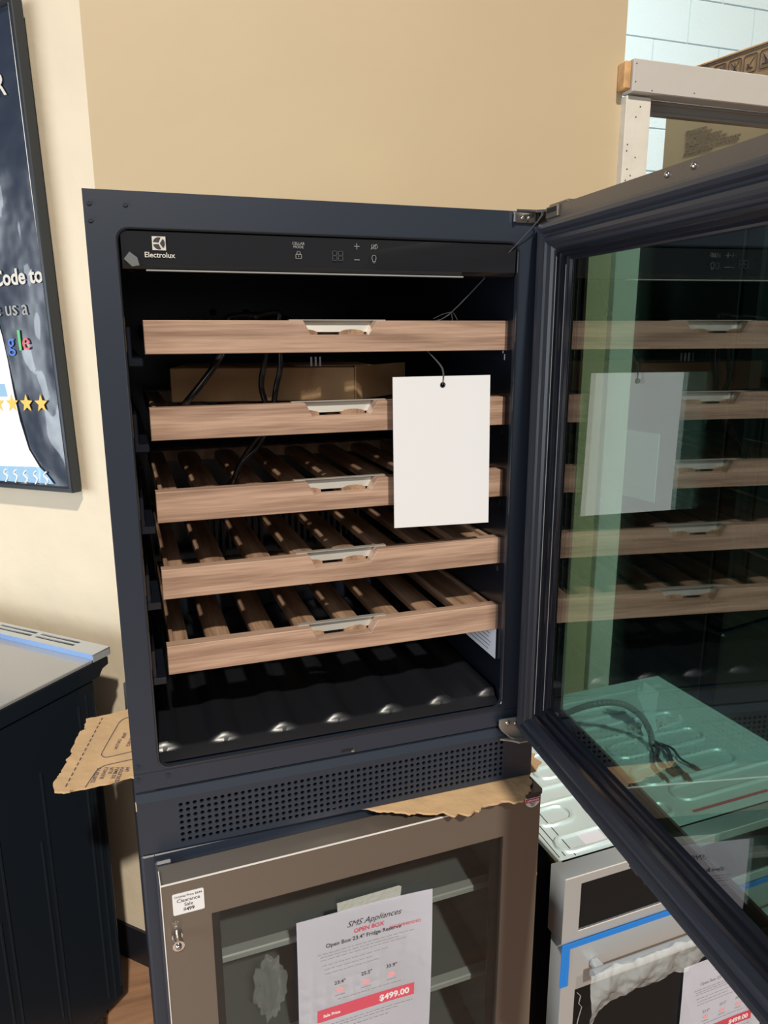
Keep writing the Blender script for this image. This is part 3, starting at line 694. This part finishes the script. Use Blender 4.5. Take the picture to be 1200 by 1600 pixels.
# ================================================================== WALL OVEN
rzo = math.radians(2.3)
OV = thing('wall_oven', 'stainless wall oven with bare galvanised top standing on the floor right of the coolers', 'oven', (.660, -.023, -G), rzo)
ov = lambda n, b, m_, p=OV, **k: link(n, b, m_, p, glob=False, **k)
OT = .670
b = nb(); box(b, .020, .670, .036, .56, 0, OT-.002, .003); ov('oven_carcass', b, M_blackdk)  # sides coloured black to paint in the shade of the gap beside the cooler
b = nb(); box(b, .018, .672, .036, .562, OT-.012, OT, .002); body = ov('top_panel', b, M_galv)
def stadium(x0, x1, y0, y1, k=6):
    r = (y1-y0)/2; return [(x1-r+r*math.cos(t), (y0+y1)/2+r*math.sin(t)) for t in [-PI/2+PI*i/k for i in range(k+1)]]+[(x0+r+r*math.cos(t), (y0+y1)/2+r*math.sin(t)) for t in [PI/2+PI*i/k for i in range(k+1)]]
for x0, x1, y0, y1 in ((.10, .565, .345, .395), (.315, .560, .265, .318), (.12, .30, .262, .300), (.30, .555, .165, .225), (.02+.02, .27, .19, .235), (.335, .62, .100, .145), (.035, .115, .130, .178), (.035, .16, .055, .095), (.20, .30, .075, .115), (.06, .50, .43, .47)):
    b = nb(); tube(b, [(x, y, OT-.0005) for x, y in stadium(x0, x1, y0, y1)], .0055, 8, closed=True)
    rb = ov('pressed_rib', b, M_galvd, body, smooth=True)
b = nb()
for x in (.600, .612, .640, .655): tube(b, [(x, .08, OT), (x, .55, OT)], .0022, 6)
tube(b, [(.03, .515, OT), (.64, .515, OT)], .0025, 6); tube(b, [(.03, .495, OT), (.30, .495, OT)], .0025, 6)
ov('fold_line', b, M_galvd, body, smooth=True)
b = nb()
for x0, y0, x1, y1 in ((.034, .05, .040, .22), (.052, .045, .060, .25), (.022, .05, .026, .15)): tube(b, [(x0, y0, OT+.0003), (x1, y1, OT+.0003)], .0009, 4)
ov('seam_line', b, M_ink, body)
b = nb(); box(b, .085, .130, .060, .092, OT, OT+.0006); ov('paper_label', b, M_paper, body)
b = nb(); box(b, .332, .520, .064, .0705, OT+.0002, OT+.0012); ov('red_strip', b, M_red, body, label='thin red stripe on the galvanised top')
# stainless front: control panel bezel
b = nb(); plate(b, [(0, .541), (.690, .541), (.690, OT), (0, OT)], [[(.033, .560), (.657, .560), (.657, .653), (.033, .653)]], 0, .042); bz = ov('control_bezel', b, M_steel)
b = nb(); box(b, .030, .66, .003, .012, .556, .657); ov('control_glass', b, M_screen, bz)
b = nb(); box(b, 0, .69, -.0005, .0006, OT-.0012, OT+.0004); box(b, .033, .657, -.0004, .0008, .558, .560); ov('bright_edge', b, M_edge, bz)
# oven door
b = nb(); plate(b, [(.004, .03), (.686, .03), (.686, .533), (.004, .533)], [[(.034, .10), (.656, .10), (.656, .436), (.034, .436)]], .0, .036); od = ov('oven_door', b, M_steel)
b = nb(); box(b, .030, .66, .003, .012, .096, .440); ov('door_glass', b, M_screen, od)
b = nb(); tube(b, [(.048, -.028, .486), (.650, -.028, .486)], .010, 16); box(b, .060, .078, -.028, .0, .480, .492, .003); box(b, .62, .64, -.028, .0, .480, .492, .003); ov('door_handle', b, M_steel, od, smooth=True)
b = nb(); box(b, 0, .69, -.003, -.0006, .5280, .5400, .0010); box(b, 0, .69, -.0036, -.0006, .5345, .5400, .0004); box(b, .0, .0175, -.003, -.0006, .452, .530, .0010)
ov('blue_film', b, M_blue, od, label='strip of bright blue protective film')
# crumpled wrap hanging off the handle
b = nb(); nx_, nz_ = 90, 26; g = []
for j in range(nz_+1):
    row = []
    for i in range(nx_+1):
        x = .032+.29*i/nx_; dep = .085+.020*noise.noise(Vector((x*14, 3, 0)))-.035*(x/.3)
        if x < .055: dep += .035*math.sin(x/.055*PI)
        z = .506-dep*j/nz_
        y = -.043+.009*noise.noise(Vector((x*30, z*22, 1)))+.003*noise.noise(Vector((x*90, z*70, 5)))+.006*math.sin(j/nz_*PI)*-1
        row.append(b.verts.new((x, y, z)))
    g.append(row)
for j in range(nz_):
    for i in range(nx_): b.faces.new((g[j][i], g[j+1][i], g[j+1][i+1], g[j][i+1]))
ov('plastic_wrap', b, M_plastic2, od, smooth=True, label='crumpled clear wrap hanging from the handle')
b = nb(); strokes(b, [[(.038, .43), (.046, .42), (.043, .405), (.05, .395), (.044, .37), (.041, .35), (.038, .34)]], .0008, (0, -.002, 0), XD, UP); ov('torn_film', b, M_plastic2, od)
# second price sheet, on the oven door
OM = Matrix.Translation((.660, -.023, -G)) @ Matrix.Rotation(rzo, 4, 'Z')
Mq = OM @ Matrix.Translation((.279, -.0005, .395)) @ Matrix.Rotation(math.radians(0), 4, 'Y')
T2, lk2 = price_sheet('price_sheet', 'white price sheet on the black glass of the wall oven door', (1.05, -.03, -.76), Mq, .212, .272, False)

# things lying on the galvanised oven top
b = nb(); zt_ = OT-G
def W3(x, y, z): return (x, y, z)
CW = thing('oven_wiring', 'grey metal conduit and loose black wires curling over the galvanised oven top', 'wiring', (1.05, .28, zt_))
b = nb(); cpth = smooth_path([(.80, .40, zt_+.010), (.865, .36, zt_+.060), (.930, .315, zt_+.105), (.985, .29, zt_+.110), (1.03, .28, zt_+.080), (1.055, .275, zt_+.040), (1.06, .27, zt_+.012)], 14)
tube(b, cpth, [.0062+.0010*(i % 2) for i in range(len(cpth))], 10); link('conduit', b, M_tan, CW, smooth=False)
for pts, r_ in (([(1.06, .27, .012), (1.058, .245, .010), (1.035, .22, .009), (1.035, .175, .006)], .0038), ([(1.062, .275, .016), (1.075, .24, .012), (1.055, .20, .011), (1.050, .150, .006)], .0042), ([(1.055, .27, .012), (1.04, .24, .008), (1.012, .20, .008), (1.008, .165, .005)], .0030), ([(1.063, .275, .014), (1.085, .24, .014), (1.08, .205, .010), (1.090, .175, .006)], .0026)):
    b = nb(); P_ = [(x, y, z+zt_) for x, y, z in pts]; tube(b, smooth_path(P_, 6), r_, 8); wi = link('wire', b, M_cord, CW, smooth=True)
    b = nb(); e = Vector(P_[-1]); d_ = (e-Vector(P_[-2])).normalized(); cyl(b, e+d_*.006, d_, r_*1.7, .020, 10, r_*1.2); link('wire_cap', b, M_brown, wi)
PB = thing('plastic_bracket', 'small pale plastic tag standing upright on the galvanised oven top', 'bracket', (1.07, .30, zt_))
b = nb(); bx = Matrix.Translation((1.085, .315, 0)) @ Matrix.Rotation(math.radians(-12), 4, 'Z')
prism(b, [(-.034, .128), (-.024, .112), (-.022, .136), (.016, .108), (.014, .075), (.012, .045), (.020, .015), (.012, .004), (-.012, .004), (-.018, .02), (-.014, .06), (-.030, .095), (-.037, .112)], -.001, .001, 'y', bx @ Matrix.Translation((0, 0, zt_)))
link('bracket', b, M_tealp, PB)
b = nb(); nx_, ny_ = 40, 14; g = []
for i in range(nx_+1):
    row = []
    for j in range(ny_+1):
        t = i/nx_; x = 1.06+.14*t+.006*noise.noise(Vector((i*.3, j*.2, 2))); y = .335+.035*(j/ny_-.5)*(1+.5*math.sin(t*5))+.015*t
        row.append(b.verts.new((x, y, zt_+.010+.009*noise.noise(Vector((i*.28, j*.35, 0)))+.004*noise.noise(Vector((i*.8, j*.8, 0))))))
    g.append(row)
for i in range(nx_):
    for j in range(ny_): b.faces.new((g[i][j], g[i+1][j], g[i+1][j+1], g[i][j+1]))
link('crumpled_wrap', b, M_plastic2, PB, smooth=True)
# yellow plug in the gap
b = nb(); box(b, .640, .655, .06, .085, -.25, -.235, .003); box(b, .643, .652, .05, .062, -.247, -.238, .002)
yc = nb(); tube(yc, smooth_path([(.648, .085, -.243), (.645, .12, -.27), (.642, .13, -.40), (.645, .12, -.60), (.64, .12, -.84)], 6), .004, 8)
T = thing('cable_connector', 'yellow plug on a dark cable in the gap beside the oven', 'cable', (.64, .12, -G)); link('connector', b, M_yel, T); link('cable', yc, M_cord, T, smooth=True)

# ================================================================== BLACK RANGE BY THE LEFT WALL
ra = math.radians(226)                                    # frame: x to the front of the range, y to its right-hand... (towards the left of the picture negative)
RG = thing('kitchen_range', 'black freestanding range with grey cooktop and slotted steel vent trim at left wall', 'range', (-.040, .623, -G), math.radians(-134))
rg = lambda n, b, m_, p=RG, **k: link(n, b, m_, p, glob=False, **k)
# local x = from the back towards the front, local -y = along the wall to the left
RH = .913
b = nb(); box(b, .046, .60, -.72, -.004, .09, RH-.045, .003); box(b, .10, .58, -.70, -.02, .0, .09); bd = rg('oven_body', b, M_range)
b = nb(); prism(b, [(.008, RH-.010), (.64, RH-.010), (.64, RH-.040), (.035, RH-.044), (.024, RH-.030), (.008, RH-.026)], -.76, .0, 'y'); rg('side_apron', b, M_range)
b = nb(); box(b, .046, .655, -.755, -.003, RH-.010, RH-.003, .0012); rg('cooktop_glass', b, M_cooktop)
for y0 in (-.05, -.085, -.115, -.16, -.235, -.25):
    pass
for x0, x1, z0, z1 in ((.054, .058, .12, .84), (.072, .076, .10, .845), (.092, .096, .12, .83), (.196, .200, .10, .74), (.212, .215, .18, .60), (.30, .304, .10, .66), (.318, .321, .2, .5)):
    b = nb(); tube(b, smooth_path([(x0, -.003, z0), (x0, -.0025, (z0+z1)/2), (x0, -.003, z1)], 4), .0028, 6); rg('pressed_rib', b, M_range, bd, smooth=True)
# vent trim
b = nb(); slots = []
for k_ in range(6):
    y1 = -.072-k_*.125
    for xx in (.008, .022): slots.append([(xx, y1-.112), (xx+.0075, y1-.112), (xx+.0075, y1), (xx, y1)])
plate(b, [(0, -.76), (.046, -.76), (.046, 0), (0, 0)], slots, RH+.006, RH+.009, 'z')
plate(b, [(.0, -.76), (.002, -.76), (.002, 0), (0, 0)], [], RH-.006, RH+.007, 'z'); box(b, .0, .046, -.002, 0, RH-.008, RH+.0085)
vt = rg('vent_trim', b, M_steel)
b = nb(); box(b, .0435, .0465, -.76, -.001, RH-.003, RH+.0088); rg('film_edge', b, M_lblue, vt, label='trim edge under bluish protective film')
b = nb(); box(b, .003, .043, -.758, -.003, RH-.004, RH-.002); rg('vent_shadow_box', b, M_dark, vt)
b = nb(); box(b, .60, .64, -.74, -.01, .20, RH-.06, .006); box(b, .60, .635, -.74, -.01, .04, .19, .005); rg('oven_door', b, M_range)
b = nb(); tube(b, [(.675, -.70, .80), (.675, -.06, .80)], .011, 12); box(b, .64, .68, -.70, -.68, .79, .81); box(b, .64, .68, -.08, -.06, .79, .81); rg('door_handle', b, M_steel, smooth=True)

# ================================================================== POSTER ON THE LEFT WALL
PO = thing('poster', 'framed dark poster under wrinkled plastic film with white lettering, on left wall', 'poster', (-.0885, .7705, .352), math.radians(-45))
# local x = along the wall to the right, local y = into the wall, z up ; tilted a little
PO.rotation_euler = (0, math.radians(-1.9), math.radians(-45))
pl = lambda n, b, m_, p=PO, **k: link(n, b, m_, p, glob=False, **k)
PW, PH = .61, .948
b = nb(); sweep_frame(b, -PW, 0, 0, PH, [(0, .020), (0, -.002), (.002, -.004), (.009, -.004), (.011, -.002), (.011, .004)]); fr = pl('frame', b, M_blk_al)
b = nb(); tube(b, [(-.0095, -.0042, .01), (-.0095, -.0042, PH-.01)], .0009, 6); pl('frame_highlight', b, M_chrome, fr)
b = nb(); nx_, nz_ = 60, 95; g = []
for j in range(nz_+1):
    row = []
    for i in range(nx_+1):
        x = -PW+.01+(PW-.02)*i/nx_; z = .01+(PH-.02)*j/nz_
        v_ = Vector((x*11+z*3, 0, z*7-x*4)); h_ = noise.noise(v_*.9)*.012+noise.noise(v_*2.2)*.004
        row.append(b.verts.new((x, .0045-h_*.22, z)))
    g.append(row)
for j in range(nz_):
    for i in range(nx_): b.faces.new((g[j][i], g[j][i+1], g[j+1][i+1], g[j+1][i]))
pl('film', b, M_film, smooth=True)
yq = .0012
def pz(b, pts, y0=yq, y1=yq+.0006): return prism(b, pts, y0, y1, 'y')
b = nb(); pz(b, [(-.60, .38), (-.187, .377), (-.171, .374), (-.160, .336), (-.153, .283), (-.148, .214), (-.140, .152), (-.124, .09), (-.098, .052), (-.60, .040)]); pl('white_area', b, M_pwhite)
b = nb(); pz(b, [(-.60, .040), (-.098, .052), (-.082, .040), (-.060, .016), (-.60, .012)]); pz(b, [(-.60, .235), (-.172, .232), (-.168, .205), (-.60, .200)], yq-.0006, yq); pl('pale_blue_band', b, M_pblue)
b = nb(); random.seed(5)
for i in range(14): x = -.50+i*.032; tube(b, smooth_path([(x, yq-.001, .014), (x+.008, yq-.001, .022+random.random()*.006), (x-.002, yq-.001, .034), (x+.006, yq-.001, .042)], 3), .0022, 5)
pl('gathered_film', b, M_pwhite)
def ptxt(s, size, x, z, mt, bold=0, al='RIGHT'):
    b = nb(); text_bm(b, s, size, (x, yq-.0002, z), XD, UP, al, bold=bold, ext=.0003); return pl('lettering', b, mt)
ptxt('R', .060, -.050, .788, M_print); ptxt('Scan the Code to', .044, -.014, .436, M_print, .0011)
ptxt('leave us a', .044, -.070, .374, M_icon)
b = nb(); text_bm(b, 'g', .052, (-.145, yq-.0004, .303), XD, UP, ext=.0004); pl('lettering', b, M_gblue)
b = nb(); text_bm(b, 'l', .058, (-.113, yq-.0004, .303), XD, UP, ext=.0004, bold=.001); pl('lettering', b, M_ggreen)
b = nb(); text_bm(b, 'e', .052, (-.101, yq-.0004, .303), XD, UP, ext=.0004); pl('lettering', b, M_gred)
for k_ in range(4):
    cxs = -.066-.045*k_; b = nb()
    pz(b, [(cxs+(.020 if i % 2 == 0 else .0085)*math.sin(i*PI/5), .190+(.020 if i % 2 == 0 else .0085)*math.cos(i*PI/5)) for i in range(10)], yq-.0008, yq-.0002); pl('star', b, M_yellow)

# ================================================================== THE ROOM BEHIND, seen past the post and through the glass door
ca = math.radians(-11)
FR = thing('black_refrigerator', 'tall black refrigerator standing in the room behind the post', 'refrigerator', (2.15, 1.08, -G), 0)
rfM = Matrix.Translation((1.82, .90, 0)) @ Matrix.Rotation(-ca, 4, 'Z')
def rf(b): bmesh.ops.transform(b, matrix=rfM, verts=b.verts); return b
b = nb(); box(b, 0, .62, .05, .78, -G+.03, 1.045, .004); link('cabinet', rf(b), M_fridge, FR)
b = nb(); box(b, .0, .62, -.02, .045, -G+.6, 1.04, .008); box(b, .0, .62, -.02, .045, -G+.05, -G+.59, .008); link('door', rf(b), M_fridge, FR)
b = nb(); box(b, .04, .06, -.06, -.04, -G+.75, .55, .006); box(b, .04, .06, -.05, -.02, -G+.75, -G+.78); box(b, .04, .06, -.05, -.02, .52, .55); link('door_handle', rf(b), M_fridge, FR)
NC = thing('navy_cabinet', 'tall navy blue steel cabinet in the rear room seen through the glass door', 'cabinet', (1.75, 1.65, -G))
b = nb(); box(b, 1.20, 1.62, 1.30, 1.9, -G+.02, 1.06, .006); link('cabinet', b, M_navy, NC)
b = nb(); box(b, 1.205, 1.41, 1.285, 1.298, -G+.06, 1.05, .003); link('door', b, M_navy, NC)
b = nb(); box(b, 1.415, 1.615, 1.285, 1.298, -G+.06, 1.05, .003); link('door', b, M_navy, NC)
SG = thing('wall_notice', 'pale teal notice with a dark red stamp on the navy cabinet', 'sign', (1.62, 1.283, .62))
b = nb(); plate(b, rrect(1.54, 1.61, .70, .87, .004), [], 1.281, 1.2835); link('sheet', b, M_tealp, SG)
b = nb(); box(b, 1.55, 1.59, 1.2800, 1.2812, .757, .771); link('red_stamp', b, M_red, SG)
SG2 = thing('notice_sheet', 'pale teal sheet on the dark side of the rear refrigerator', 'sign', (1.80, 1.1, .2))
b = nb(); box(b, -.004, -.001, .30, .46, .10, .34); link('sheet', rf(b), M_tealp, SG2)

# cartons stacked on the black refrigerator
ctM = Matrix.Translation((1.87, .9, 0)) @ Matrix.Rotation(-ca, 4, 'Z')     # y runs away along the face seen; x into the carton
ctM = Matrix(((math.cos(ca), math.sin(ca), 0, 1.87), (-math.sin(ca), math.cos(ca), 0, .90), (0, 0, 1, 0), (0, 0, 0, 1)))
def ct(b): bmesh.ops.transform(b, matrix=ctM, verts=b.verts); return b
C1 = thing('carton', 'lower pale brown carton with lines of printed text, behind the cream beam', 'carton', (2.0, 1.1, 1.047))
b = nb(); box(b, 0, .42, -.12, .435, 1.047, 1.385, .003); link('carton_body', ct(b), M_kraftp, C1)
FX, FU = Vector((-math.sin(ca), -math.cos(ca), 0)), Vector((0, 0, 1))
FXd = Vector((ctM @ Vector((0, -1, 0, 0)))[:3]) if False else (ctM.to_3x3() @ Vector((0, -1, 0)))
b = nb()
rows = ((1.3005, .348, .255, 'SHIPPING NOTICE THIS CARTON'), (1.2895, .347, .231, 'KEEP UPRIGHT AND STORE IN A DRY PLACE'), (1.2775, .345, .196, 'DO NOT REMOVE PACKING BEFORE INSTALLING'), (1.2655, .346, .178, 'REMOVE ALL TAPE AND FOAM PACKING AND CHECK'), (1.2545, .345, .122, 'FOR DAMAGE BEFORE YOU INSTALL. DO NOT TILT THE CARTON WHEN MOVING'), (1.2430, .345, .118, 'UNPACK WITH CARE AND KEEP ALL THE LOOSE PARTS FOR THE INSTALLER'), (1.2330, .349, .225, 'SEE THE MANUAL INSIDE THE CARTON'))
for z, t0, t1, s_ in rows:
    o_ = ctM @ Vector((-.0015, t0, z)); text_bm(b, s_, .0100, o_, FXd, FU, bold=.0001, sx=(t0-t1)/(len(s_)*.0064))
link('printed_text', b, M_kink, C1)
C2 = thing('carton', 'upper brown carton with a row of handling pictograms, behind the cream beam', 'carton', (2.0, 1.1, 1.386))
b = nb(); box(b, 0, .42, -.14, .39, 1.387, 1.495, .003); link('carton_body', ct(b), M_kraft, C2)
b = nb()
def fl3(pts, r=.0012, cl=False):
    tube(b, [ctM @ Vector((-.0006, t, z)) for t, z in pts], r, 4, closed=cl)
fl3([(.385, 1.4865), (-.13, 1.4865)], .0014); fl3([(.385, 1.4805), (-.13, 1.4805)], .0006)
for k_ in range(9):
    c = .345-.052*k_; z0, z1 = 1.424, 1.472
    fl3(rrect(c-.021, c+.021, z0, z1, .006, 3), .0011, True)
    zc_ = (z0+z1)/2
    if k_ % 4 == 0: fl3([(c+.012, z0+.010), (c-.012, z1-.010)]); fl3([(c+.010, zc_), (c, z0+.012), (c-.008, z0+.012)], .0022)
    elif k_ % 4 == 1: fl3([(c-.014, z0+.012), (c+.014, z0+.012)], .0022); fl3([(c+.012, z1-.010), (c-.012, z0+.008)]); fl3([(c, z0+.012), (c+.008, z1-.014)], .002)
    elif k_ % 4 == 2: prism(b, [(c-.010, z0+.010), (c+.008, z0+.008), (c+.010, z1-.016), (c-.004, z1-.008)], -.0012, -.0004, 'x', ctM); fl3([(c+.014, z0+.008), (c-.014, z1-.008)])
    else: fl3([(c+.013, z0+.008), (c-.013, z1-.008)]); fl3([(c-.013, z0+.008), (c+.013, z1-.008)]); fl3([(c, z0+.01), (c, z1-.01)], .0018)
link('pictogram', b, M_kink, C2)

# tiny joined pieces (print, nail heads, icons) that nobody could pick apart one by one
for o in bpy.data.objects:
    if o.parent and o.name.split('.')[0] in ('small_print', 'touch_icon', 'nail_head', 'pictogram', 'heading', 'seam_line', 'vent_louvre', 'air_vent', 'box_print', 'printed_text', 'hinge_screw', 'red_lettering', 'gathered_film', 'fold_line', 'plug_blade', 'lower_clip', 'bead', 'digit', 'banner_lettering'):
        o['kind'] = 'stuff'
